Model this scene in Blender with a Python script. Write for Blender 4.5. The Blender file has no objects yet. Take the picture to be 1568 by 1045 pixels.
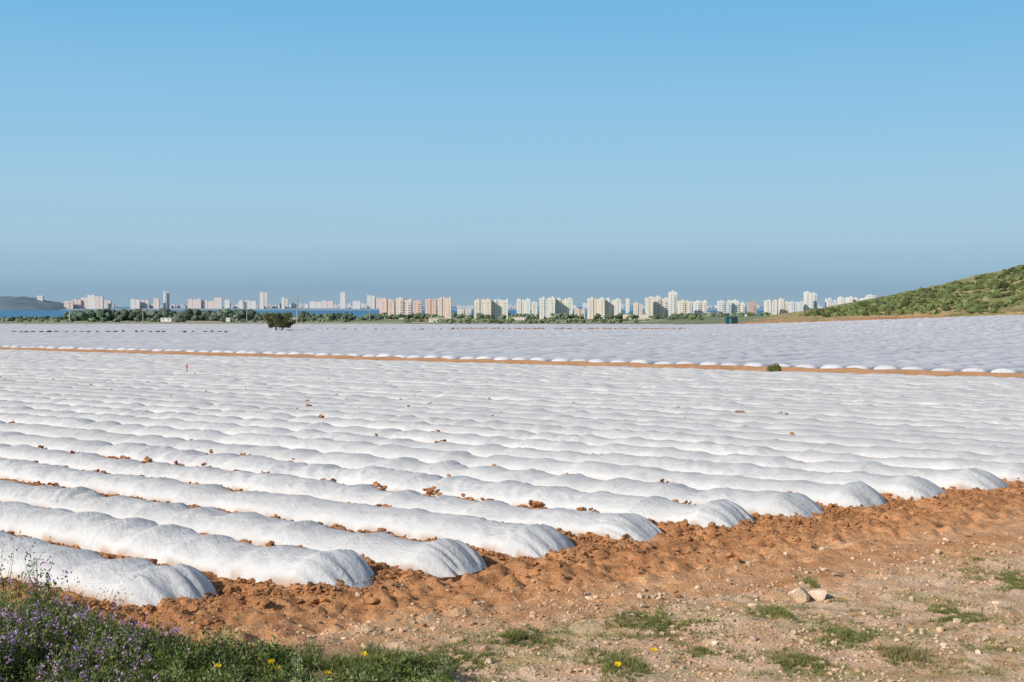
import bpy, bmesh, math, numpy as np
from mathutils import Vector
rng=np.random.default_rng(7)
FPX=1960.0; CX=784.0; HZ=470.0; CAMZ=4.2
# ------------------------------------------------------------------ noise
_T=rng.random((256,256))
def vn(x,y):
    xi=np.floor(x).astype(np.int64); yi=np.floor(y).astype(np.int64)
    fx=x-xi; fy=y-yi
    fx=fx*fx*(3-2*fx); fy=fy*fy*(3-2*fy)
    a=_T[xi&255,yi&255]; b=_T[(xi+1)&255,yi&255]; c=_T[xi&255,(yi+1)&255]; d=_T[(xi+1)&255,(yi+1)&255]
    return (a*(1-fx)+b*fx)*(1-fy)+(c*(1-fx)+d*fx)*fy
def fbm(x,y,o=4,g=0.5):
    s=0;a=1;t=0
    for i in range(o):
        s=s+a*vn(x*2**i+17.3*i,y*2**i+9.1*i); t+=a; a*=g
    return s/t
def ss(a,b,x):
    t=np.clip((x-a)/(b-a),0,1); return t*t*(3-2*t)
def lerp(a,b,t): 
    t=np.asarray(t)[...,None]; return np.asarray(a)*(1-t)+np.asarray(b)*t
# ------------------------------------------------------------------ frame of the fields
D=np.array([-0.788,0.616]); D/=np.linalg.norm(D)      # row direction
Wv=np.array([D[1],-D[0]])                             # across rows (away from camera)
E0=np.array([-4.9,18.8]); ES=np.array([1.87,1.40]); SP=2.25
P0=float(E0@Wv); NR=34
def pq(x,y): return x*Wv[0]+y*Wv[1], x*D[0]+y*D[1]
ROADP=(P0+NR*SP-0.2, P0+NR*SP+6.5)
def base(x,y):
    z=np.interp(y,[-500,0,200,350,500,1000,1800,2330,3200,80000],[1.5,0,-1.84,-2.35,-2.8,-7.4,-12.5,-16.3,-30,-60])
    z=z+3.8*ss(60,140,x)*ss(150,340,y)*(1-ss(700,1100,y))
    return z
def sd(x,y): return (x-E0[0])*0.6-(y-E0[1])*0.8
def al(x,y): return (x-E0[0])*0.8+(y-E0[1])*0.6
def near(x,y):
    """small relief of the soil"""
    s=sd(x,y); a=al(x,y); p,q=pq(x,y)
    inr=1-ss(-0.5,0.3,s)
    infield=inr*ss(P0-2.2,P0-1.2,p)*(1-ss(ROADP[0]-1,ROADP[0],p))
    g=np.cos((p-P0-SP/2)/SP*2*np.pi)*0.5+0.5
    n1=fbm(x*1.1,y*1.1,3); n2=fbm(x*4.2,y*4.2,3); n3=vn(x*9,y*9)
    z=infield*((g**1.6)*(0.10+0.24*(n2-0.38)+0.10*(n3-.5))-0.04)
    clod=(1-infield)*(ss(-1.5,0,s))*(1-ss(1.2+1.6*n1,3.4+1.2*n1,s))*(1-.35*ss(6,14,x))
    z=z+clod*(0.24*(n2-0.45)+0.14*(n3-0.5)+0.18*(n1-.5)+0.03*np.exp(-((s-0.45)/0.4)**2))
    tr=ss(1.5,2.5,s)*(1-ss(5,7,s))
    w=0.25*(fbm(a*0.3,a*0+3,2)-.5)
    for c in (2.7,4.3):
        z=z-tr*0.07*np.exp(-((s-c-w)/0.22)**2)+tr*0.045*np.exp(-((s-c-w-0.38)/0.14)**2)
    gr=ss(3.0,5.0,s)
    z=z+gr*(0.12*(fbm(x*.7,y*.7,3)-.5)+0.07*(n2-.5))+0.06*(n2-.5)*tr
    far=1-ss(60,110,np.hypot(x,y-20))
    z=z*far
    rd=ss(ROADP[0]-0.5,ROADP[0]+1.2,p)*(1-ss(ROADP[1]-1.5,ROADP[1],p))*(1-ss(300,400,y))
    z=z+rd*(0.36+0.1*fbm(x*.5,y*.5,2))
    return z
# ------------------------------------------------------------------ mesh helper
def mesh_np(name,V,F,mats,smooth=True,col=None,midx=None):
    V=np.asarray(V,dtype=np.float32); F=np.asarray(F,dtype=np.int32); k=F.shape[1]
    me=bpy.data.meshes.new(name)
    me.vertices.add(len(V)); me.vertices.foreach_set('co',V.ravel())
    me.loops.add(F.size); me.polygons.add(len(F))
    me.polygons.foreach_set('loop_start',np.arange(0,F.size,k,dtype=np.int32))
    me.polygons.foreach_set('loop_total',np.full(len(F),k,dtype=np.int32))
    me.loops.foreach_set('vertex_index',F.ravel())
    me.polygons.foreach_set('use_smooth',np.full(len(F),smooth,dtype=bool))
    if midx is not None: me.polygons.foreach_set('material_index',np.asarray(midx,dtype=np.int32))
    if col is not None:
        c=np.ones((len(V),4),dtype=np.float32); c[:,:3]=col
        at=me.color_attributes.new('Col','FLOAT_COLOR','POINT'); at.data.foreach_set('color',c.ravel())
    me.update(calc_edges=True); me.validate()
    if not isinstance(mats,(list,tuple)): mats=[mats]
    for m in mats: me.materials.append(m)
    ob=bpy.data.objects.new(name,me); bpy.context.collection.objects.link(ob)
    return ob
def gridF(m,k,off=0):
    i=np.arange(m-1)[:,None]*k+np.arange(k-1)[None,:]
    return (np.stack([i,i+1,i+k+1,i+k],-1).reshape(-1,4)+off)
# ------------------------------------------------------------------ materials
def mat(name,color=(1,1,1),attr=False,rough=0.9,noise=None,bump=None,transl=0.0,spec=0.2):
    m=bpy.data.materials.new(name); m.use_nodes=True; nt=m.node_tree; N=nt.nodes; L=nt.links
    b=N['Principled BSDF']; b.inputs['Roughness'].default_value=rough; b.inputs['Specular IOR Level'].default_value=spec
    geo=N.new('ShaderNodeTexCoord')
    if attr:
        a=N.new('ShaderNodeAttribute'); a.attribute_name='Col'; src=a.outputs['Color']
    else:
        r=N.new('ShaderNodeRGB'); r.outputs[0].default_value=(*color,1); src=r.outputs[0]
    for (sc,lo,hi) in (noise or []):
        n=N.new('ShaderNodeTexNoise'); n.inputs['Scale'].default_value=sc; n.inputs['Detail'].default_value=5
        L.new(geo.outputs['Object'],n.inputs['Vector'])
        mr=N.new('ShaderNodeMapRange'); mr.inputs['From Min'].default_value=0.3; mr.inputs['From Max'].default_value=0.7
        mr.inputs['To Min'].default_value=lo; mr.inputs['To Max'].default_value=hi
        L.new(n.outputs['Fac'],mr.inputs['Value'])
        v=N.new('ShaderNodeVectorMath'); v.operation='SCALE'; L.new(src,v.inputs[0]); L.new(mr.outputs[0],v.inputs['Scale']); src=v.outputs[0]
    L.new(src,b.inputs['Base Color'])
    prev=None
    for bb in (bump or []):
        sc,st,dist=bb[:3]
        n=N.new('ShaderNodeTexNoise'); n.inputs['Scale'].default_value=sc; n.inputs['Detail'].default_value=6
        n.inputs['Roughness'].default_value=0.6
        if len(bb)>3:   # folds: noise stretched across the rows
            rot=N.new('ShaderNodeMapping'); rot.inputs['Rotation'].default_value=(0,0,-math.atan2(D[1],D[0])+bb[4])
            mpp=N.new('ShaderNodeMapping'); mpp.inputs['Scale'].default_value=bb[3]
            L.new(geo.outputs['Object'],rot.inputs[0]); L.new(rot.outputs[0],mpp.inputs[0]); L.new(mpp.outputs[0],n.inputs['Vector'])
            n.inputs['Distortion'].default_value=.6
        else: L.new(geo.outputs['Object'],n.inputs['Vector'])
        bp=N.new('ShaderNodeBump'); bp.inputs['Strength'].default_value=st; bp.inputs['Distance'].default_value=dist
        L.new(n.outputs['Fac'],bp.inputs['Height'])
        if prev: L.new(prev.outputs[0],bp.inputs['Normal'])
        prev=bp
    if prev: L.new(prev.outputs[0],b.inputs['Normal'])
    if transl>0:
        t=N.new('ShaderNodeBsdfTranslucent'); L.new(src,t.inputs['Color'])
        mx=N.new('ShaderNodeMixShader'); mx.inputs[0].default_value=transl
        L.new(b.outputs[0],mx.inputs[1]); L.new(t.outputs[0],mx.inputs[2]); L.new(mx.outputs[0],N['Material Output'].inputs['Surface'])
    return m
M_ground=mat('ground_soil',attr=True,rough=0.95,noise=[(0.9,0.92,1.08),(3.5,0.86,1.12),(28,0.78,1.2)],bump=[(14,0.8,0.06),(60,0.7,0.025)])
M_fab=mat('fleece_fabric',attr=True,rough=0.8,noise=[(0.12,0.96,1.04),(0.5,0.96,1.03),(2.5,0.94,1.03),(12,.96,1.02)],
   bump=[(2.2,0.4,0.06,(3.0,.8,.8),0.0),(3.0,0.5,0.045,(.6,3.0,2.0),.5),(3.0,0.5,0.045,(.6,3.0,2.0),-.5),(9,.25,.015)],transl=0.30,spec=0.08)
M_fab2=mat('fleece_fabric_far',attr=True,rough=0.85,noise=[(0.03,0.95,1.04),(0.2,0.93,1.05)],
   bump=[(1.0,0.6,0.2,(.5,3.0,2.0),1.57)],transl=0.30,spec=0.05)
M_clod=mat('clod_soil',attr=True,rough=0.95,noise=[(9,0.8,1.15)],bump=[(30,0.8,0.03)])
M_leaf=mat('leaf_green',attr=True,rough=0.65,transl=0.25,spec=0.25)
M_veg=mat('distant_foliage',attr=True,rough=0.9,noise=[(0.9,0.65,1.3)],bump=[(2.5,0.9,0.4)])
M_hill=mat('hill_scrub',attr=True,rough=0.95,noise=[(0.25,0.75,1.25),(1.2,0.6,1.35)],bump=[(1.0,1.0,0.8)])
M_bark=mat('bark',(0.12,0.085,0.06),noise=[(6,0.7,1.3)],bump=[(15,0.6,0.03)])
# ------------------------------------------------------------------ terrain
def geo_ext(start,end,r):
    n=int(math.ceil(math.log(end/start)/math.log(r))); return start*r**np.arange(1,n+1)
xs=np.concatenate([-geo_ext(22,60000,1.035)[::-1],np.arange(-22,18,0.07),geo_ext(18,60000,1.035)])
ys=np.concatenate([[-400,-150,-60,-25,-8,0,4,8,10.5,12],np.arange(13,38,0.07),geo_ext(38,60000,1.03)])
X,Y=np.meshgrid(xs,ys); 
Z=base(X,Y)+near(X,Y)
s=sd(X,Y); a_=al(X,Y); p,q=pq(X,Y)
brown=np.array([0.56,0.272,0.122]); brown2=np.array([0.42,0.19,0.082]); tan=np.array([0.70,0.41,0.225]); pale=np.array([0.72,0.49,0.325]); grn=np.array([0.20,0.20,0.07])
n1=fbm(X*.8,Y*.8,4); n2=fbm(X*3+5,Y*3,4); nd=fbm(a_*0.5+4,s*5,3)
C=lerp(brown2,brown,ss(.35,.6,n2))
tr=ss(1.8,3.0,s+1.2*(n1-.5))
C=lerp(C,lerp(brown*1.05,tan,ss(.35,.65,nd)*0.6),tr)
bnd=3.2+2.6*np.clip(a_/16,0,1.5)
gp=ss(-0.5,0.9,s-bnd+2.2*(n1-.5)+1.0*(n2-.5))
C=lerp(C,lerp(tan*.93,pale,ss(.3,.62,n2)),gp)
gm=ss(.54,.66,fbm(X*.9+40,Y*1.4,4))*gp*0.40
C=lerp(C,grn*1.5,gm)
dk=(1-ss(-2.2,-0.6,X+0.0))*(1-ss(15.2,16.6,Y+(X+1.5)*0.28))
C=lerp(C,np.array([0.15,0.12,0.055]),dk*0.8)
rd=ss(ROADP[0]-1,ROADP[0],p)*(1-ss(ROADP[1]-0.3,ROADP[1]+.4,p))
C=lerp(C,lerp(brown*1.05,tan,fbm(X*.2,Y*.2,3)*.6),rd)
farm=ss(470,500,Y)
fn=fbm(X*.012,Y*.006,4); fn2=fbm(X*.05,Y*.02,3)
fc=lerp(np.array([0.22,0.24,0.13]),np.array([0.44,0.37,0.26]),ss(.42,.58,fn))
fc=lerp(fc,np.array([0.14,0.19,0.11]),ss(.5,.65,fn2)*.7)
C=lerp(C,fc,farm)
V=np.stack([X,Y,Z],-1).reshape(-1,3)
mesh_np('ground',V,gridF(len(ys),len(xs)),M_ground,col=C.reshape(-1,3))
# ------------------------------------------------------------------ sea
M_sea=mat('sea_water',(0.075,0.215,0.36),rough=0.6,spec=0.1,noise=[(0.004,0.9,1.1)],bump=[(0.05,0.4,1.0)])
sx=np.linspace(-60000,60000,41); sy=np.array([1900,2600,3500,5000,8000,14000,30000,79000])
SX,SY=np.meshgrid(sx,sy)
mesh_np('sea',np.stack([SX,SY,SX*0-16],-1).reshape(-1,3),gridF(len(sy),len(sx)),M_sea)
# ------------------------------------------------------------------ right hill
hx=np.linspace(62,520,330); hy=np.linspace(320,900,300)
HX,HY=np.meshgrid(hx,hy)
h=np.interp(HX,[62,80,100,118,130,146,164,180,230,300,450,520],[0,.3,2.0,3.8,5.8,9.3,13.2,17.0,29,42,50,48])
g=ss(345,452,HY-10*(fbm(HX*.03,HY*.03,2)-.5))*(1-ss(480,880,HY))
hh=h*g*(1+0.10*(fbm(HX*.02,HY*.02,3)-.5))+ (fbm(HX*.12,HY*.12,4)-.5)*1.8*ss(0.5,6,h*g)
rr=base(HX,HY)-base(HX*0,HY)
HZ_=np.where(hh>rr+.02, base(HX*0,HY)+hh, base(HX,HY)-1.0)
def hill_z(x,y):
    i=np.clip(((y-320)/580*299),0,298).astype(int); j=np.clip(((x-62)/458*329),0,328).astype(int)
    fy=(y-320)/580*299-i; fx=(x-62)/458*329-j
    return (HZ_[i,j]*(1-fx)+HZ_[i,j+1]*fx)*(1-fy)+(HZ_[i+1,j]*(1-fx)+HZ_[i+1,j+1]*fx)*fy
hn=fbm(HX*.06,HY*.06,4); hn2=fbm(HX*.2+9,HY*.2,3)
hc=lerp(np.array([0.22,0.225,0.08]),np.array([0.40,0.32,0.16]),ss(.44,.60,hn)*.8)
hc=lerp(hc,np.array([0.12,0.15,0.055]),ss(.50,.62,hn2)*.6)
low=(1-ss(1.0,4.0,hh-rr+4*(hn2-.5)))
hc=lerp(hc,np.array([0.50,0.32,0.16]),low*.8*ss(.35,.55,hn2))
mesh_np('hill',np.stack([HX,HY,HZ_],-1).reshape(-1,3),gridF(len(hy),len(hx)),M_hill,col=hc.reshape(-1,3))
# ------------------------------------------------------------------ blobs
def icobase(sub):
    bm=bmesh.new(); bmesh.ops.create_icosphere(bm,subdivisions=sub,radius=1)
    v=np.array([x.co[:] for x in bm.verts]); f=np.array([[l.index for l in x.verts] for x in bm.faces]); bm.free(); return v,f
def variants(sub,amp,n=6,fr=1.7,cuts=0):
    v,f=icobase(sub); out=[]
    for i in range(n):
        o=rng.random(3)*50
        d=1+amp*((fbm(v[:,0]*fr+o[0],v[:,1]*fr+o[1]+v[:,2]*1.3*fr,3)-.5)*2+ (vn(v[:,2]*fr*2+o[2],v[:,0]*2*fr+v[:,1]*fr+60)-.5)*.8)
        w=v*d[:,None]
        for k in range(cuts):      # fracture planes make lumps angular
            nn=rng.normal(size=3); nn/=np.linalg.norm(nn); t=rng.uniform(.45,.8)
            e=np.maximum(w@nn-t,0); w=w-e[:,None]*nn*.95
        out.append(w)
    return out,f
def blobs(name,P,S,mats,var,col,smooth=False,tilt=0.5):
    vs,f=var; P=np.asarray(P); S=np.asarray(S); n=len(P)
    if S.ndim==1: S=np.stack([S,S,S],-1)
    az=rng.random(n)*6.283; tl=rng.normal(0,tilt,n); vi=rng.integers(0,len(vs),n)
    B=np.stack(vs)[vi]*S[:,None,:]
    ct,st=np.cos(tl)[:,None],np.sin(tl)[:,None]; ca,sa=np.cos(az)[:,None],np.sin(az)[:,None]
    y=B[...,1]*ct-B[...,2]*st; z=B[...,1]*st+B[...,2]*ct; x=B[...,0]
    V=np.stack([x*ca-y*sa,x*sa+y*ca,z],-1)+P[:,None,:]
    nv=V.shape[1]; F=(f[None]+ (np.arange(n)*nv)[:,None,None]).reshape(-1,3)
    c=np.repeat(np.asarray(col),nv,axis=0)
    return mesh_np(name,V.reshape(-1,3),F,mats,smooth=smooth,col=c)
# ------------------------------------------------------------------ tunnels
def tunnel(P_s,dirv,L,ds,K,W,H,hoop,seed,endL=0.55,wrink=1.0,tint=(0.84,0.835,0.825),cut=None,sr=(.05,.24),hv=.08):
    r=np.random.default_rng(seed)
    t=np.unique(np.concatenate([np.linspace(0,endL,max(4,int(endL/ds)+7)),np.arange(endL,L,ds)]))
    hp=[endL]; 
    while hp[-1]<L+3: hp.append(hp[-1]+hoop*r.uniform(.72,1.28))
    hp=np.array(hp); hh=H*r.uniform(1-hv,1+hv,len(hp)); ho=r.normal(0,.04,len(hp)); hh[0]=H*r.uniform(.98,1.1)
    i=np.clip(np.searchsorted(hp,t,side='right')-1,0,len(hp)-2)
    f=np.clip((t-hp[i])/(hp[i+1]-hp[i]),0,1)
    sagA=(sr[0]+(sr[1]-sr[0])*r.random(len(hp))**1.5)[i]
    sg=4*f*(1-f); sg=sg**.85
    sag=1-sagA*sg
    Hc=(hh[i]*(1-f)+hh[i+1]*f)*sag; off=ho[i]*(1-f)+ho[i+1]*f
    e=np.clip(t/endL,0,1); Hc=Hc*np.where(e<1,.08+.92*(1-(1-e)**1.7),1)
    Wc=W*(0.80+0.20*e**.6)*(1-.2*(1-sag))
    off=off+0.12*(fbm(t*.12+seed,t*0+seed*.37,2)-.5)*2
    ph=np.linspace(0,np.pi,K+1)
    cs,sn=np.cos(ph),np.sin(ph)
    expo=0.66+1.1*(1-sag)[:,None]
    lat=-(Wc/2)[:,None]*np.sign(cs)*np.abs(cs)**.88+off[:,None]
    hz=Hc[:,None]*np.maximum(sn,0)[None,:]**expo
    T=np.broadcast_to(t[:,None],hz.shape); PH=np.broadcast_to(ph[None],hz.shape); SN=sn[None]
    lonadd=0
    if wrink>0:
        pl=np.exp(-(np.maximum(t-endL*.5,0)/(endL*.9))**2)[:,None]*ss(0,.2,e)[:,None]
        amp_=r.uniform(.6,1.2)
        ple=1-np.abs(2*vn(PH*7.5+seed,T*.9+seed)-1)*2+.6*(1-np.abs(2*vn(PH*15+seed,T*.9+9)-1)*2)
        hz=hz+wrink*0.042*amp_*pl*ple*SN**.7
        wn=(fbm(T*1.3+seed*3.1,PH*2.2+seed,3)-.5)
        hz=hz+wrink*0.045*wn*SN*np.minimum(e,1)[:,None]
        fo=1-np.abs(2*vn(T*4.5+seed+PH*.7,PH*1.1+seed)-1)*2
        fo2=1-np.abs(2*vn(T*3.5-seed-PH*1.6,PH*1.0+seed*2)-1)*2
        msk=ss(.35,.65,fbm(T*.35+seed,PH*0+seed*1.3,2))
        hz=hz+wrink*SN*(.009+.013*msk)*(fo+fo2)*np.minimum(e,1)[:,None]
        rib=np.exp(-((T-hp[i][:,None])/.035)**2)+np.exp(-((T-hp[i+1][:,None])/.035)**2)
        hz=hz+wrink*0.017*rib*SN
        lat=lat+wrink*0.14*(fbm(T*.9+seed,np.sign(cs)[None]*3.+T*0,3)-.5)*np.abs(cs)[None]
        lonadd=(1-e)[:,None]*(0.26*SN*-1+0.12*(vn(PH*5+seed,PH*0+2.)-.5))
    dv=np.asarray(dirv); lv=np.array([dv[1],-dv[0]]); T=T+lonadd
    x=P_s[0]+dv[0]*T+lv[0]*lat; y=P_s[1]+dv[1]*T+lv[1]*lat
    z=base(x,y)+hz-0.02
    if cut is not None: z=z-cut(x,y)*1.2
    edge=(np.minimum(ph,np.pi-ph)/np.pi)[None,:]
    dn=fbm(x*2.3,y*2.3,3)
    dirt=np.clip((1-ss(.02,.15,edge+0*T))*ss(.32,.6,dn)*.7,0,1)
    if wrink==0: dirt=dirt*.3
    bc=np.array(tint)*r.uniform(.95,1.03)
    c=lerp(np.broadcast_to(bc,x.shape+(3,)),np.array([.50,.28,.14]),dirt)
    return np.stack([x,y,z],-1).reshape(-1,3),gridF(len(t),K+1),c.reshape(-1,3)
def joinparts(name,parts,m):
    V=[];F=[];C=[];o=0
    for v,f,c in parts: V.append(v);F.append(f+o);C.append(c);o+=len(v)
    return mesh_np(name,np.concatenate(V),np.concatenate(F),m,col=np.concatenate(C))
parts=[]
ends=[(-4.9,18.8),(-2.5,20.0),(-1.0,20.95),(0.65,22.7),(2.4,24.1),(4.3,25.3),(6.2,26.9),(7.9,28.3),(9.8,29.8),(11.9,31.4)]
for n in range(NR):
    S=E0+ES*n
    if n<len(ends):
        e=np.array(ends[n]); pp=P0+n*SP; S=Wv*(pp*.6+.4*float(e@Wv))+D*float(e@D)
    else: S=S+D*rng.uniform(-.5,.5)
    L=(S[0]+.42*S[1]+6)/.529+14; L=max(L,22)
    nearr=n<12
    v=tunnel(S,D,L,0.05 if n<6 else (0.09 if nearr else 0.2),34 if n<6 else (22 if nearr else 12),rng.uniform(1.52,1.68) if n<5 else (rng.uniform(1.75,1.95) if n<12 else 2.15),rng.uniform(.42,.47) if n<12 else rng.uniform(.34,.39),1.45 if n<12 else 1.9,n+11,
       endL=rng.uniform(.42,.62),sr=(.04,.26) if n<12 else (.02,.22),hv=.08 if n<12 else .09,wrink=1.0 if n<12 else 1.3)
    if n<14:
        joinparts('crop_tunnel',[v],M_fab)
    else: parts.append(v)
joinparts('crop_tunnel_rows',parts,M_fab)
TREE=(-60.0,330.0)
def cut(x,y): return 1-ss(3.0,4.5,np.hypot(x-TREE[0],(y-TREE[1])))
parts=[]; PS=ROADP[1]+1.0
qq=np.arange(-20,470,SP)
for k,qv in enumerate(qq):
    pv=np.arange(PS,760,2.0); x=qv*D[0]+pv*Wv[0]; y=qv*D[1]+pv*Wv[1]
    yend=482-128*ss(50,130,x)
    ok=(np.abs(x)<.45*y+25)&(y<yend)
    if ok.sum()<3: continue
    p1=pv[ok].min(); p2=pv[ok].max(); p1+=rng.uniform(-.3,.3)
    S=D*qv+Wv*p1
    v=tunnel(S,Wv,p2-p1,0.5,8,2.0,rng.uniform(.46,.56),4.0,k+200,endL=.9,wrink=0,tint=(0.83,0.84,0.875),cut=cut,sr=(.0,.28),hv=.09)  # bluish tint puts the backlit look into the fleece colour
    parts.append(v)
joinparts('crop_tunnel_rows',parts,M_fab2)
# ------------------------------------------------------------------ soil heaps between rows + clods
CV=variants(2,0.55,8,1.7,5)
P=[];S=[];Cc=[]
def soilcol(n): 
    return np.array([0.44,0.20,0.087])*rng.uniform(.7,1.15,(n,1))*np.array([1,rng.uniform(.95,1.05),1])
for n in range(0,30):
    pc=P0+(n+.5)*SP; t=rng.uniform(0,2)+1
    Sx=E0+ES*(n+.5); L=(Sx[0]+.42*Sx[1]+6)/.529+8
    while t<L:
        pos=Sx+D*t; x,y=pos
        u=CX+x/y*FPX
        keep=rng.random()<np.clip(.95-(u-500)/1200,0.14,.9)*(1 if n<15 else max(0.,1-(n-15)/9))
        if keep:
            k=rng.integers(22,40); lng=rng.uniform(.14,.5); hp_=rng.uniform(.26,.38)*(.75 if n<4 else 1)
            for j in range(k):
                o=rng.normal(0,1)*lng; l=rng.normal(0,.10)
                hh=rng.uniform(.2,1)*hp_*math.exp(-.5*(o/lng)**2-.5*(l/.12)**2)
                p_=pos+D*o+Wv*l
                P.append([p_[0],p_[1],base(p_[0],p_[1])+hh-.03]); S.append(np.array([1.5,1.1,.7])*rng.uniform(.03,.07))
        t+=rng.uniform(1.8,3.8) if n>5 else rng.uniform(.8,2.0)
blobs('soil_heaps',P,S,M_clod,CV,soilcol(len(P)))
n=24000
a=rng.uniform(-4,24,n); sdv=rng.gamma(1.6,0.8,n)-0.7
x=E0[0]+.8*a+.6*sdv; y=E0[1]+.6*a-.8*sdv
keep=(x>-9)&(y>13.5)&(rng.random(n)<np.exp(-np.clip(sdv-1.2,0,9)/1.6)*(1-.65*ss(4,14,x)))&(fbm(x*1.1,y*1.1,3)>.28+.25*rng.random(n))
x,y=x[keep],y[keep]
sz=np.clip(rng.lognormal(-4.1,.65,len(x)),.010,.085)
z=base(x,y)+near(x,y)+sz*.1
P1=np.stack([x,y,z],-1); S1=np.stack([sz*rng.uniform(.9,1.8,len(x)),sz,sz*.65],-1)
n=11000
row=rng.integers(-1,6,n)+.5; t=rng.uniform(-.3,26,n)
pos=E0[None]+ES[None]*row[:,None]+D[None]*t[:,None]+Wv[None]*rng.normal(0,.2,n)[:,None]
x,y=pos[:,0],pos[:,1]; sz=np.clip(rng.lognormal(-3.65,.5,n),.02,.08); z=base(x,y)+near(x,y)+sz*.15
P2=np.stack([x,y,z],-1); S2=np.stack([sz*1.5,sz*1.1,sz*.65],-1)
PP=np.concatenate([P1,P2]); blobs('soil_clods',PP,np.concatenate([S1,S2]),M_clod,CV,soilcol(len(PP)),tilt=.6)
# gravel
n=40000
x=rng.uniform(-5,14,n); y=rng.uniform(13.6,26,n); s_=sd(x,y); a=al(x,y)
keep=(s_>2.6+2.6*np.clip(a/16,0,1.5)-.3+rng.normal(0,.7,n))&(x<.45*y+1)&(fbm(x*.8+11,y*1.2,3)>.22+.35*rng.random(n))
x,y=x[keep],y[keep]; sz=np.clip(rng.lognormal(-4.35,.6,len(x)),.006,.075)
gc=lerp(np.array([.54,.34,.20]),np.array([.74,.56,.40]),rng.random(len(x)))*rng.uniform(.7,1.1,(len(x),1))
V1=variants(1,0.4,8,1.7,3)
blobs('gravel',np.stack([x,y,base(x,y)+near(x,y)+sz*.2],-1),np.stack([sz*1.3,sz,sz*.7],-1),M_clod,V1,gc)
def gp_(u,v):
    Yy=8232/(v-488); return (u-CX)/FPX*Yy,Yy
RV=variants(3,0.28,4,1.2,6)
for (u,v,w) in ((1228,922,.18),(1257,920,.14)):
    x,y=gp_(u,v); z=float(base(np.array(x),np.array(y))+near(np.array([x]),np.array([y]))[0])
    blobs('rock',[[x,y,z+w*.45]],[[w,w*.8,w*.85]],M_clod,RV,[[.76,.56,.40]],tilt=.2)
# ------------------------------------------------------------------ vegetation
def unit(v): return v/np.maximum(np.linalg.norm(v,axis=-1,keepdims=True),1e-9)
def leaves(C,Dr,L,Wd):
    n=len(C); r=rng.normal(size=(n,3)); sdv=unit(np.cross(Dr,r))
    nn=np.cross(Dr,sdv)
    L=L[:,None];Wd=Wd[:,None]
    return np.stack([C,C+Dr*L*.45+sdv*Wd*.5,C+Dr*L-nn*L*.12,C+Dr*L*.45-sdv*Wd*.5],1)
def quadsobj(name,Q,col,m=M_leaf):
    n=len(Q); return mesh_np(name,Q.reshape(-1,3),np.arange(n*4).reshape(-1,4),m,smooth=False,col=np.repeat(col,4,axis=0))
def gz(x,y): return base(x,y)+near(x,y)
def blades(x,y,hgt,wd,lean=.35):
    n=len(x); b=np.stack([x,y,gz(x,y)-.01],-1)
    dr=unit(np.stack([rng.normal(0,lean,n),rng.normal(0,lean,n),np.ones(n)],-1))
    return leaves(b,dr,hgt,wd)
def green(n,base_=(.10,.15,.035),var=.3,yel=.3):
    b=np.array(base_)[None]*rng.uniform(1-var,1+var,(n,1)); yl=rng.random((n,1))*yel
    return b*(1-yl)+np.array([[.30,.28,.09]])*yl
Q=[];Cl=[];FQ=[];FC=[];YQ=[];YC=[]
px=np.concatenate([rng.uniform(-6.9,-.7,1500),rng.uniform(-7.2,-5.0,300)])
ymax=np.interp(px,[-7,-6.2,-5.4,-4,-2.5,-1.6,-.7],[18.5,17.5,16.3,15.7,15.5,15.3,15.0])
py=13.0+(ymax-13.0)*rng.random(len(px))**.8
kp=fbm(px*1.3,py*1.3,3)>.40+.10*ss(-3,-1,px)*ss(14.5,15.3,py); px,py,ymax=px[kp],py[kp],ymax[kp]
for i in range(len(px)):
    H=rng.uniform(.14,.40)*np.interp(px[i],[-7,-6,-4.8,-3.5,-1],[2.6,1.6,1.05,.85,.5])*rng.choice([.7,1,1.25])
    ns=rng.integers(4,9); b=np.array([px[i],py[i],float(gz(px[i:i+1],py[i:i+1])[0])])
    tone=rng.uniform(.55,1.35); silver=rng.random()<.36
    for s_ in range(ns):
        ln=unit(np.array([rng.normal(0,.34),rng.normal(0,.34),1.0])); m=int(rng.integers(8,15)*(1+.6*(H>.4)))
        tt=np.sort(rng.random(m))*H
        Cn=b+ln*tt[:,None]+rng.normal(0,.02,(m,3))
        dd=unit(rng.normal(size=(m,3))+np.array([0,0,.5])+ln*.4)
        Q.append(leaves(Cn,dd,rng.uniform(.03,.08,m),rng.uniform(.012,.028,m)))
        Q.append(leaves(b[None],ln[None],np.array([H]),np.array([.010])))
        c=green(m+1,(.115,.165,.035) if not silver else (.26,.30,.14),.3,.35)*tone; Cl.append(c)
        top=b+ln*H
        if px[i]<-4.1 and rng.random()<.14:
            k=9; FQ.append(leaves(top+rng.normal(0,.018,(k,3))+np.array([0,0,1])*rng.uniform(-.07,.04,(k,1)),unit(rng.normal(size=(k,3))),np.full(k,.036),np.full(k,.028)))
            FC.append(np.tile([[.52,.30,.56]],(k,1))*rng.uniform(.8,1.2,(k,1)))
quadsobj('wild_plants',np.concatenate(Q),np.concatenate(Cl))
M_pet=mat('petals',attr=True,rough=.6,transl=.3)
quadsobj('lavender_flowers',np.concatenate(FQ),np.concatenate(FC),M_pet)
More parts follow.
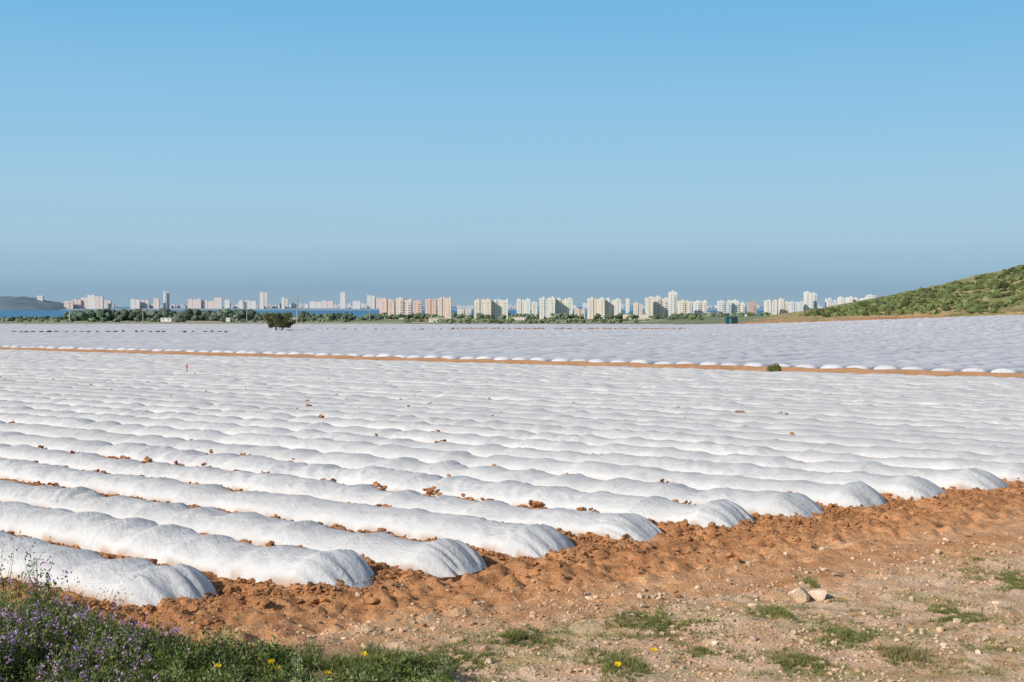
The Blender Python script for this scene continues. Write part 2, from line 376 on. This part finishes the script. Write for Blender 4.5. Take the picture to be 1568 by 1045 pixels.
for (u,v) in ((413,1018),(422,1028),(410,1030),(592,1018),(556,1006),(60,966),(75,952),(100,995),(947,1022),(500,1035),(1003,1000),(250,1010),(330,1025)):
    vb=v+26; x,y=gp_(u,vb); zt=CAMZ-(v-HZ)/FPX*y
    k=16; an=np.linspace(0,6.283,k,endpoint=False)+rng.random()
    dr=unit(np.stack([np.cos(an),np.sin(an)*.8-.3,.35+.3*np.sin(an)],-1))
    YQ.append(leaves(np.tile([[x,y,zt]],(k,1)),dr,np.full(k,.048),np.full(k,.03))); YC.append(np.tile([[.85,.62,.02]],(k,1)))
    z0=float(gz(np.array([x]),np.array([y]))[0])
    YQ.append(leaves(np.array([[x,y,z0]]),np.array([[0,0,1.]]),np.array([zt-z0]),np.array([.014]))); YC.append(np.array([[.10,.15,.04]]))
quadsobj('yellow_flowers',np.concatenate(YQ),np.concatenate(YC),M_pet)
def patch(u0,u1,v0,v1,n,hm=.09,colr=(.19,.21,.07),yel=.65):
    x0,y0=gp_((u0+u1)/2,(v0+v1)/2); sx=(u1-u0)/2/FPX*y0; ya=gp_(0,v1)[1]; yb=gp_(0,v0)[1]
    n=int(n*2.6); r=np.abs(rng.normal(0,.75,n*3)); th=rng.random(n*3)*6.283
    x=x0+sx*r*np.cos(th)*1.35; y=(ya+yb)/2+(yb-ya)/2*r*np.sin(th)*1.4
    f=fbm(x*3.5,y*3.5,4); k=(f>.36+.10*r)&(fbm(x*12,y*12,2)>.5); x,y=x[k],y[k]
    return blades(x,y,rng.uniform(.3,1.1,len(x))*hm,rng.uniform(.006,.015,len(x)),.9),green(len(x),colr,.35,yel)
Q=[];Cl=[]
for a in [(925,1085,942,975,1700),(1150,1240,930,955,600),(1240,1360,962,1000,1200),(1385,1525,932,962,1600),(1505,1600,878,912,1400),(910,990,1008,1042,900,.12),
          (1365,1415,998,1022,500,.15,(.30,.24,.12)),(730,870,966,998,900),(1150,1290,1008,1035,900),(600,760,1000,1040,1300,.12),(1420,1560,1015,1050,500,.06,(.3,.26,.12)),(1290,1320,925,940,160),
          (1240,1256,890,912,160,.12),(330,460,1002,1030,900,.12),(1040,1120,985,1010,300),(1470,1560,985,1010,300,.08,(.2,.2,.07)),(440,640,1010,1050,2500,.16,(.15,.20,.06)),(1440,1560,850,870,300,.06,(.22,.2,.08))]:
    q_,c_=patch(*a); Q.append(q_);Cl.append(c_)
n=26000; x=rng.uniform(-4,12,n); y=rng.uniform(13.8,24,n); k=(sd(x,y)>4.2)&(fbm(x*.9+40,y*1.4,4)>.51)&(fbm(x*7,y*7,2)>.5); x,y=x[k],y[k]
Q.append(blades(x,y,rng.uniform(.015,.06,len(x)),rng.uniform(.005,.013,len(x)),.9)); Cl.append(green(len(x),(.22,.22,.08),.3,.7))
quadsobj('grass_patches',np.concatenate(Q),np.concatenate(Cl))
# hill scrub
n=9500; x=rng.uniform(75,330,n); y=rng.uniform(350,520,n); zb=hill_z(x,y); tz=base(x,y)
k=(zb>tz+.6)&(fbm(x*.05+3,y*.05,3)>.36)&(x/y<.45); x,y,zb=x[k],y[k],zb[k]
sz=np.clip(rng.lognormal(-.5,.55,len(x)),.25,2.0)
BV=variants(2,.5,8,2.2)
dens=rng.random((len(x),1))
blobs('hill_shrubs',np.stack([x,y,zb+sz*.25],-1),np.stack([sz,sz,sz*.75],-1),M_veg,BV,np.array([[.105,.125,.045]])*(.5+1.2*dens),tilt=.1)
def shrub(name,x,y,z,w,h,n,colr,L=.07):
    r=rng.normal(size=(n,3)); r=unit(r)*rng.random((n,1))**.4; r[:,2]=np.abs(r[:,2])
    lump=.8+.4*rng.random()*np.sin(r[:,:1]*5)
    Cn=np.array([x,y,z])+r*np.array([w/2,w/2,h])*lump
    return quadsobj(name,leaves(Cn,unit(r+rng.normal(0,.6,(n,3))),rng.uniform(.6,1.4,n)*L,rng.uniform(.4,.6,n)*L),green(n,colr,.4,.3))
x=(1187-CX)/FPX*95; z=float(gz(np.array([x]),np.array([95.]))[0]); shrub('shrub',x,95,z+.2,1.3,.62,1500,(.20,.22,.07),.12)
def tree(name,x,y,z,w,h,col=(.10,.11,.05),n=6000,th=1.1):
    par=bpy.data.objects.new(name,None); bpy.context.collection.objects.link(par); par.location=(x,y,z)
    VV=[];FF=[];o=0
    def limb(a,b,ra,rb):
        nonlocal o
        a=np.array(a,float);b=np.array(b,float); d=unit(b-a); s1=unit(np.cross(d,[.3,1,.2])); s2=np.cross(d,s1)
        mid=(a+b)/2+rng.normal(0,.08,3)
        for (c,r) in ((a,ra),(mid,(ra+rb)/2),(b,rb)):
            an=np.linspace(0,6.283,8,endpoint=False); VV.append(c+r*(np.cos(an)[:,None]*s1+np.sin(an)[:,None]*s2))
        for l in range(2):
            for i in range(8): FF.append([o+l*8+i,o+l*8+(i+1)%8,o+(l+1)*8+(i+1)%8,o+(l+1)*8+i])
        o+=24
    cl=[]
    for (dx) in (-.9,.9):
        limb((dx*.5,0,-.2),(dx,0,th),.28,.2)
        for k in range(5):
            e=(dx+rng.normal(0,w*.2),rng.normal(0,w*.18),h*rng.uniform(.45,.8)); limb((dx,0,th),e,.16,.05); cl.append(e)
    ob=mesh_np('trunk',np.concatenate(VV),np.array(FF),M_bark); ob.parent=par
    for k in range(30):
        an=k*2.4+rng.random()*.5; rr=.38*w*math.sqrt((k+.5)/30); cl.append((rr*np.cos(an),rr*np.sin(an)*.8,h*(rng.uniform(.36,.88)-.18*(rr/(.38*w))**2*(rng.random()))))
    cl=np.array(cl); ci=rng.integers(0,len(cl),n); rad=rng.uniform(.55,1.05,len(cl))*w*.12
    r=unit(rng.normal(size=(n,3)))*rng.random((n,1))**.35*rad[ci][:,None]
    Cn=cl[ci]+r*np.array([1,1,.85])
    tone=rng.uniform(.6,1.6,len(cl))[ci][:,None]
    ob=quadsobj('crown',leaves(Cn,unit(r+rng.normal(0,.3,(n,3))),rng.uniform(.25,.5,n),rng.uniform(.12,.24,n)),green(n,col,.3,.15)*tone); ob.parent=par
    return par
tz=float(base(np.array(TREE[0]),np.array(TREE[1])))
tree('olive_tree',TREE[0],TREE[1],tz,7.8,5.0,n=8500)
n=260; x=TREE[0]+rng.normal(0,2.2,n); y=TREE[1]+rng.normal(0,1.5,n)-1.5
blobs('soil_mound',np.stack([x,y,base(x,y)+.05],-1),np.stack([np.full(n,.6),np.full(n,.5),np.full(n,.3)],-1),M_clod,CV,soilcol(n)*.8,tilt=.1)
P=[];Cc=[]
for (u0,u1,yy,st,hgt,cc) in ((0,352,300,1.6,.62,(.14,.11,.08)),(690,1048,352,.8,.62,(.38,.23,.13)),(470,700,345,2.6,.55,(.25,.2,.15))):
    xx=np.arange((u0-CX)/FPX*yy,(u1-CX)/FPX*yy,st)
    for x_ in xx:
        if rng.random()<.82: P.append([x_+rng.normal(0,.2),yy+rng.normal(0,.25),float(base(np.array(x_),np.array(yy)))+hgt*.7]); Cc.append(np.array(cc)*rng.uniform(.7,1.2))
blobs('soil_bank',P,np.tile([[.62,.45,.38]],(len(P),1)),M_clod,CV,Cc,tilt=.1)
P=[];S=[];Cc=[]
def treeline(u0,u1,y0,y1,n,hm,cc=(.10,.135,.095)):  # tree greens lightened, distance haze put into the colour
    for i in range(n):
        y_=rng.uniform(y0,y1); u=rng.uniform(u0,u1); x_=(u-CX)/FPX*y_
        if vn(np.array(u*.02+y0),np.array(y_*.003))<.33: continue
        hgt=hm*rng.uniform(.5,1.25); zb=float(base(np.array(x_),np.array(y_))); tn=rng.uniform(.6,1.5)
        for k in range(5):
            r=hgt*rng.uniform(.2,.38); P.append([x_+rng.normal(0,hgt*.35),y_+rng.normal(0,hgt*.3),zb+hgt*rng.uniform(.2,.75)]); S.append([r*1.2,r*1.2,r]); Cc.append(np.array(cc)*tn*rng.uniform(.75,1.25))
treeline(110,390,1100,1350,300,8.4); treeline(390,580,1150,1400,150,6.4); treeline(560,1100,1450,1750,200,6.5,(.13,.16,.10)); treeline(1080,1340,1450,1800,110,7,(.13,.16,.11))
treeline(0,580,800,1000,90,2.6,(.15,.18,.11)); treeline(620,1200,600,1200,180,2.2,(.15,.18,.09)); treeline(-150,120,1000,1500,70,3.5); treeline(-150,560,1600,2000,90,3,(.12,.16,.13)); treeline(1160,1500,1300,1900,60,6)
blobs('distant_trees',P,S,M_veg,BV,Cc,tilt=.1)
# ------------------------------------------------------------------ buildings
M_glass=mat('window_glass',(.36,.37,.39),rough=.5,spec=.3)  # glass paled, distance haze put into its colour
M_glassf=mat('window_glass_hazed',(.38,.43,.50),rough=.5)  # bluer glass for far blocks, haze put into the colour
_mc={}
def wallmat(c):
    k=tuple(round(v,3) for v in c)
    if k not in _mc: _mc[k]=mat('wall_plaster_%d'%len(_mc),k,rough=.9,noise=[(.15,.93,1.05)])
    return _mc[k]
def wallmat_slab(c): return wallmat(tuple(min(.82,v*1.06+.03) for v in c))
class Bld:
    def __init__(s): s.V=[];s.F=[];s.M=[]
    def box(s,x0,x1,y0,y1,z0,z1,m):
        o=len(s.V); s.V+=[(x0,y0,z0),(x1,y0,z0),(x1,y1,z0),(x0,y1,z0),(x0,y0,z1),(x1,y0,z1),(x1,y1,z1),(x0,y1,z1)]
        s.F+=[[o,o+1,o+5,o+4],[o+1,o+2,o+6,o+5],[o+2,o+3,o+7,o+6],[o+3,o,o+4,o+7],[o+4,o+5,o+6,o+7],[o+3,o+2,o+1,o]]; s.M+=[m]*6
    def block(s,x0,x1,y0,y1,z0,H,bay=4.0,fl=3.0,det=True):
        W=x1-x0; s.box(x0,x1,y0,y1,z0-1,z0+H,0)
        nf=max(1,int(H/fl)); nb=max(1,int(W/bay)); bw=W/nb
        if det:
            for b in range(nb):
                bx=x0+b*bw; balc=(b%3==1)
                for f in range(nf):
                    zf=z0+f*fl
                    if balc:
                        s.box(bx+bw*.2,bx+bw*.8,y0-.06,y0,zf+.9,zf+fl-.7,1)
                        if f>0:
                            s.box(bx+.15,bx+bw-.15,y0-.7,y0-.003,zf-.14,zf,2); s.box(bx+.15,bx+bw-.15,y0-.8,y0-.7,zf-.14,zf+.85,2)
                    else: s.box(bx+bw*.34,bx+bw*.66,y0-.06,y0,zf+1.0,zf+fl-.7,1)
            nd=max(1,int((y1-y0)/4.5)); dw=(y1-y0)/nd
            for side in (0,1):
                for b in range(nd):
                    for f in range(nf):
                        ya=y0+b*dw+dw*.3; yb=ya+dw*.35; za=z0+f*fl+.9; zb=za+1.4
                        if side==0: s.box(x0-.06,x0,ya,yb,za,zb,1)
                        else: s.box(x1,x1+.06,ya,yb,za,zb,1)
        s.box(x0-.2,x1+.2,y0-.2,y0+.1,z0+H+.003,z0+H+.9,2); s.box(x0-.2,x1+.2,y1-.1,y1+.2,z0+H+.003,z0+H+.9,2)
        s.box(x0-.2,x0+.1,y0+.1,y1-.1,z0+H+.003,z0+H+.9,2); s.box(x1-.1,x1+.2,y0+.1,y1-.1,z0+H+.003,z0+H+.9,2)
        c=x0+W*rng.uniform(.2,.7); w2=min(5,W*.3); s.box(c,c+w2,y0+2,y0+min(7,(y1-y0)*.8),z0+H+.003,z0+H+2.6,0)
    def make(s,name,c,far=False):
        return mesh_np(name,np.array(s.V),np.array(s.F),[wallmat(c),M_glassf if far else M_glass,wallmat_slab(c)],smooth=False,midx=s.M)
def U(u,y): return (u-CX)/FPX*y
def ZV(v,y): return CAMZ-(v-HZ)/FPX*y
def building(u0,u1,vt,vb,y,c,name='apartment_building',nseg=1,var=2.5,far=False,bay=4.6):
    b=Bld(); us=np.linspace(u0,u1,nseg+1)
    z0=max(float(base(np.array(U(u0,y)),np.array(y))) if y<2300 else -16.0, -16.0)
    for i in range(nseg):
        top=ZV(vt+ (abs(rng.normal(0,var)) if i%2 else rng.uniform(0,1)),y); off=(i%2)*1.0
        b.block(U(us[i],y)+ .25*(i==0),U(us[i+1],y)-.25,y+off,y+off+14,z0,top-z0,det=not far,bay=bay)
    if not far: c=tuple(np.array(c)*.88*.88+np.array([.62,.64,.66])*.12)  # wall colour pulled toward grey, haze put into the paint
    return b.make(name,c,far)
salm=(.80,.52,.40); cream=(.82,.72,.58); wht=(.82,.77,.69); gry=(.70,.71,.72)
B=[(581,604,460,488,1550,(.82,.58,.48),2),(606,630,458,487,1600,(.84,.68,.58),2),(632,646,462,482,1850,(.76,.50,.40),1),(651,668,459,480,1900,salm,2),(670,691,457,480,1850,(.80,.62,.48),3),
(726,752,460,488,1600,cream,3),(752,778,461,488,1610,(.80,.74,.64),3),(791,812,459,480,1950,wht,3),(814,823,463,478,2000,cream,1),(826,850,457,489,1600,wht,3),(850,877,458,489,1615,(.82,.76,.66),3),
(900,926,458,484,1700,cream,3),(926,951,459,484,1710,wht,3),(959,964,458,480,2100,wht,1),(971,984,465,478,2000,(.74,.62,.52),2),(989,1000,457,484,1700,cream,1),(1000,1024,455,484,1720,(.80,.73,.62),2),(1025,1037,448,482,1760,wht,1),
(1039,1060,461,478,1950,cream,2),(1063,1083,462,478,1980,wht,2),(1100,1120,462,478,2000,gry,2),(1122,1141,461,478,2010,wht,2),(1146,1159,463,477,1900,(.50,.36,.31),1),(1172,1190,461,475,2050,wht,2),(1194,1207,459,475,2080,cream,2),(1210,1230,463,475,2050,gry,3),
(1233,1241,448,474,2060,wht,1),(1241,1251,450,474,2090,(.75,.75,.73),1),(1266,1281,458,474,2100,(.78,.75,.71),2),(1285,1306,456,474,2050,wht,3),(1307,1328,457,474,2060,(.8,.78,.74),3),(1329,1340,453,474,2080,wht,1),
(880,896,474,484,1800,(.74,.60,.48),2),(700,722,474,482,2000,(.70,.64,.56),2)]
for (u0,u1,vt,vb,y,c,ns) in B: building(u0,u1,vt,vb,y,c,nseg=ns)
for (u0,u1,vt,y,c) in ((657,684,491,850,(.68,.58,.45)),(1090,1118,487,1500,(.6,.5,.42)),(560,580,484,1500,(.76,.7,.62)),(344,352,489,1050,wht),(30,44,487,1300,wht),(440,456,489,1000,(.7,.65,.58)),(783,806,487,1400,(.72,.65,.56)),(1140,1150,482,1500,wht),(955,990,482,1500,(.65,.58,.5)),(246,262,490,1000,wht)):
    b=Bld(); z0=float(base(np.array(U(u0,y)),np.array(y))); zt=ZV(vt,y); x0,x1=U(u0,y),U(u1,y)
    hgt=max(zt-z0,2.6); b.box(x0,x1,y,y+9,z0-1,z0+hgt,0)
    nb=max(2,int((x1-x0)/3)); bw=(x1-x0)/nb
    for i in range(nb): b.box(x0+i*bw+bw*.3,x0+i*bw+bw*.7,y-.06,y,z0+.8,z0+2.1,1)
    b.box(x0-.4,x1+.4,y-.4,y+9.4,z0+hgt+.003,z0+hgt+.3,2)
    b.make('farm_house',c)
hz=lambda c,t=.42: tuple(np.array(c)*(1-t)+np.array([.38,.44,.52])*t)  # blends a wall colour toward blue-grey: aerial haze put into the colour
YF=7400
M_far=mat('far_land_hazed',(.25,.33,.39),rough=1.0,noise=[(.003,.85,1.15)])  # blue-grey land, distance haze put into the base colour
lx=np.linspace(U(60,YF),U(1700,YF),160); rows=[]
for j,(yy,zz) in enumerate(((YF-260,-18),(YF-200,-14),(YF,-8),(YF+400,-8),(YF+700,-20))):
    rows.append(np.stack([lx,np.full(160,yy)+80*(fbm(lx*.002,lx*0+j,2)-.5),np.full(160,zz)+(6*fbm(lx*.01,lx*0+j*3.,2) if zz>-12 else 0)],-1))
mesh_np('far_shore',np.concatenate(rows),gridF(5,160),M_far)
FT=[(250,254,446,1),(254,259,447,1),(398,404,447,1),(404,410,448,1),(431,436,456,1),(436,441,457,1),(521,529,448,1),(98,112,461,1),(112,124,458,2),(124,134,455,1),(134,146,452,1),(146,158,454,2),(158,170,460,2),
(200,214,458,2),(214,228,460,2),(288,308,458,3),(308,328,460,2),(328,340,456,1),(366,372,460,1),(374,392,460,2),(474,492,462,2),(492,510,460,2),(562,574,452,2),(574,592,456,2),(57,66,453,1),(235,244,457,1),(344,352,459,1),(540,552,461,1)]
for (u0,u1,vt,ns) in FT:
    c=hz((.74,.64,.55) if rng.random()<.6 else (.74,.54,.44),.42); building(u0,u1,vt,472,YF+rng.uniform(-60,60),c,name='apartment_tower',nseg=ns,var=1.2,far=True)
b=Bld()
for u in np.arange(92,1345,2.3):
    cl_=vn(np.array(u*.03),np.array(3.3))
    if cl_<.35 or (u>600 and rng.random()<.65): continue
    w=rng.uniform(2,7); vt=rng.uniform(465,470.5) - 3.5*max(0,cl_-.5)*2*rng.random(); y=YF+rng.uniform(60,330); x0,x1=U(u,y),U(u+w,y)
    zt=ZV(vt,y); z0=-10; b.box(x0,x1,y,y+20,z0,zt,int(rng.integers(0,3))); b.box(x0+(x1-x0)*.3,x0+(x1-x0)*.6,y+4,y+12,zt+.01,zt+4,0)
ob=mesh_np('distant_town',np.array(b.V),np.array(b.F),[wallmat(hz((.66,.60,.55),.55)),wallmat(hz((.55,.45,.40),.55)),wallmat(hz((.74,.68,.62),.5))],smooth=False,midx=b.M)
# low hill beyond the water at far left, haze put into its colour
hu=np.linspace(-260,104,220); y0=7300
prof=np.interp(hu,[-260,-160,-80,-30,0,16,30,44,58,72,86,104],[462,457,455,454,453.5,455,454.5,457.5,460.5,463.5,468,476])
rows=[]
for j in range(22):
    f=j/14.0; yy=y0-700+j*60.0
    shp=math.sin(min(f,1)*math.pi/2)**.9 if j<=14 else math.cos((j-14)/7*math.pi/2)
    xx=U(hu,y0); top=ZV(prof,y0)
    rows.append(np.stack([xx,np.full(220,yy),-19+(top+19)*shp+(fbm(xx*.008,xx*0+yy*.008,5)-.5)*26*shp*ss(-19,10,top)],-1))
mesh_np('far_hill',np.concatenate(rows),gridF(22,220),mat('far_hill_scrub_hazed',(.165,.225,.26),rough=1,noise=[(.008,.8,1.2)]))
# ------------------------------------------------------------------ poles, container, marker
M_wood=mat('pole_wood',(.34,.31,.29),noise=[(3,.8,1.2)]); 
def tube(b,x,y,z0,z1,r0,r1,m=0,n=8):
    o=len(b.V)
    for (z,r) in ((z0,r0),(z1,r1)):
        for i in range(n): b.V.append((x+r*math.cos(i*6.2832/n),y+r*math.sin(i*6.2832/n),z))
    for i in range(n): b.F.append([o+i,o+(i+1)%n,o+n+(i+1)%n,o+n+i]); b.M.append(m)
    b.F.append([o+n,o+n+2,o+n+4,o+n+6]); b.M.append(m)
for (u,vt,y) in ((107,463,520),(219,474,640),(455,454,560),(378,462,800),(1140,470,1300),(716,468,1300),(566,472,900),(1086,470,1000)):
    b=Bld(); x=U(u,y); z0=float(base(np.array(x),np.array(y))); zt=ZV(vt,y); r=.17+.00012*y
    tube(b,x,y,z0-.5,zt,r*1.2,r*.8); b.box(x-1.1,x+1.1,y-.2,y-.08,zt-.7,zt-.52,0)
    for dx in (-.95,0.,.95): tube(b,x+dx,y-.14,zt-.5,zt-.2,.07,.05)
    mesh_np('utility_pole',np.array(b.V),np.array(b.F),M_wood,smooth=False,midx=b.M)
y=470; x0,x1=U(1112,y),U(1130,y); z0=float(base(np.array(x0),np.array(y))); b=Bld()
z0+=.1; b.box(x0,x1,y,y+2.6,z0,z0+2.6,0)
for i in np.arange(x0+.25,x1-.2,.45): b.box(i,i+.2,y-.07,y,z0+.2,z0+2.4,0)
b.box(x0-.08,x1+.08,y-.12,y+2.72,z0+2.603,z0+2.75,1); b.box(x0-.05,x0+.15,y-.11,y-.072,z0,z0+2.6,1); b.box(x1-.15,x1+.05,y-.11,y-.072,z0,z0+2.6,1)
b.box(x0+1,x0+1.9,y-.1,y-.073,z0+.1,z0+2.1,1)
mesh_np('storage_container',np.array(b.V),np.array(b.F),[mat('painted_steel',(.03,.055,.065),rough=.5),mat('steel_trim',(.05,.22,.27),rough=.5)],smooth=False,midx=b.M)
x,y=U(286,93),93; z0=float(base(np.array(x),np.array(y))); b=Bld(); tube(b,x,y,z0,z0+.85,.035,.03); b.box(x-.06,x+.06,y-.05,y-.036,z0+.6,z0+.84,0)
mesh_np('marker_stake',np.array(b.V),np.array(b.F),mat('stake_red',(.45,.10,.08)),smooth=False,midx=b.M)
# ------------------------------------------------------------------ light
az=np.array([-.78,-.626]); el=math.radians(30)
sv=Vector((az[0]*math.cos(el),az[1]*math.cos(el),math.sin(el)))
sl=bpy.data.lights.new('sun','SUN'); sl.energy=4.7; sl.angle=math.radians(.5); sl.color=(1,.94,.85)
so=bpy.data.objects.new('sun',sl); so.rotation_euler=sv.to_track_quat('Z','Y').to_euler(); bpy.context.collection.objects.link(so)
w=bpy.data.worlds.new('World'); bpy.context.scene.world=w; w.use_nodes=True; nt=w.node_tree; N=nt.nodes; L=nt.links
bg=N['Background']; bg.inputs['Strength'].default_value=.1
sk=N.new('ShaderNodeTexSky'); sk.sky_type='NISHITA'; sk.sun_disc=False; sk.sun_elevation=el; sk.sun_rotation=math.atan2(az[0],az[1])
tc=N.new('ShaderNodeTexCoord'); sp=N.new('ShaderNodeSeparateXYZ'); L.new(tc.outputs['Generated'],sp.inputs[0])
mp=N.new('ShaderNodeMapping'); mp.inputs['Scale'].default_value=(1.5,1.5,12); L.new(tc.outputs['Generated'],mp.inputs[0])
nz=N.new('ShaderNodeTexNoise'); nz.inputs['Scale'].default_value=1.6; nz.inputs['Detail'].default_value=4; L.new(mp.outputs[0],nz.inputs['Vector'])
ns=N.new('ShaderNodeMath'); ns.operation='MULTIPLY_ADD'; L.new(nz.outputs['Fac'],ns.inputs[0]); ns.inputs[1].default_value=.022; ns.inputs[2].default_value=-.011
ad=N.new('ShaderNodeMath'); L.new(sp.outputs['Z'],ad.inputs[0]); L.new(ns.outputs[0],ad.inputs[1])
mr=N.new('ShaderNodeMapRange'); mr.inputs['From Min'].default_value=0; mr.inputs['From Max'].default_value=.25; L.new(ad.outputs[0],mr.inputs['Value'])
cr=N.new('ShaderNodeValToRGB'); L.new(mr.outputs[0],cr.inputs[0])
def lin(c): return tuple(((v/255)/12.92 if v/255<=.04045 else ((v/255+.055)/1.055)**2.4) for v in c)+(1,)
stops=[(0.0,(146,172,190)),(.05,(140,171,194)),(.11,(151,184,206)),(.20,(164,198,217)),(.36,(160,201,226)),(.62,(141,195,229)),(.93,(114,181,226))]
e=cr.color_ramp.elements
e[0].position=stops[0][0]; e[0].color=lin(stops[0][1]); e[1].position=stops[1][0]; e[1].color=lin(stops[1][1])
for s_ in stops[2:]:
    k=e.new(s_[0]); k.color=lin(s_[1])
sc=N.new('ShaderNodeVectorMath'); sc.operation='SCALE'; sc.inputs['Scale'].default_value=10; L.new(cr.outputs[0],sc.inputs[0])
fm=N.new('ShaderNodeMapRange'); fm.inputs['From Min'].default_value=.24; fm.inputs['From Max'].default_value=.6; fm.inputs['To Min'].default_value=.98; fm.inputs['To Max'].default_value=0.0; L.new(sp.outputs['Z'],fm.inputs['Value'])
mx=N.new('ShaderNodeMixRGB'); L.new(fm.outputs[0],mx.inputs[0]); L.new(sk.outputs[0],mx.inputs[1]); L.new(sc.outputs[0],mx.inputs[2]); L.new(mx.outputs[0],bg.inputs['Color'])
# ------------------------------------------------------------------ camera
cam=bpy.data.cameras.new('camera'); cam.lens=45; cam.sensor_width=36; cam.clip_end=200000; cam.clip_start=.1
co=bpy.data.objects.new('camera',cam); co.location=(0,0,CAMZ); co.rotation_euler=(math.radians(90)-math.atan(52.5/FPX),0,0)
bpy.context.collection.objects.link(co); bpy.context.scene.camera=co
sc_=bpy.context.scene; sc_.view_settings.view_transform='Standard'; sc_.view_settings.look='None'; sc_.view_settings.exposure=0
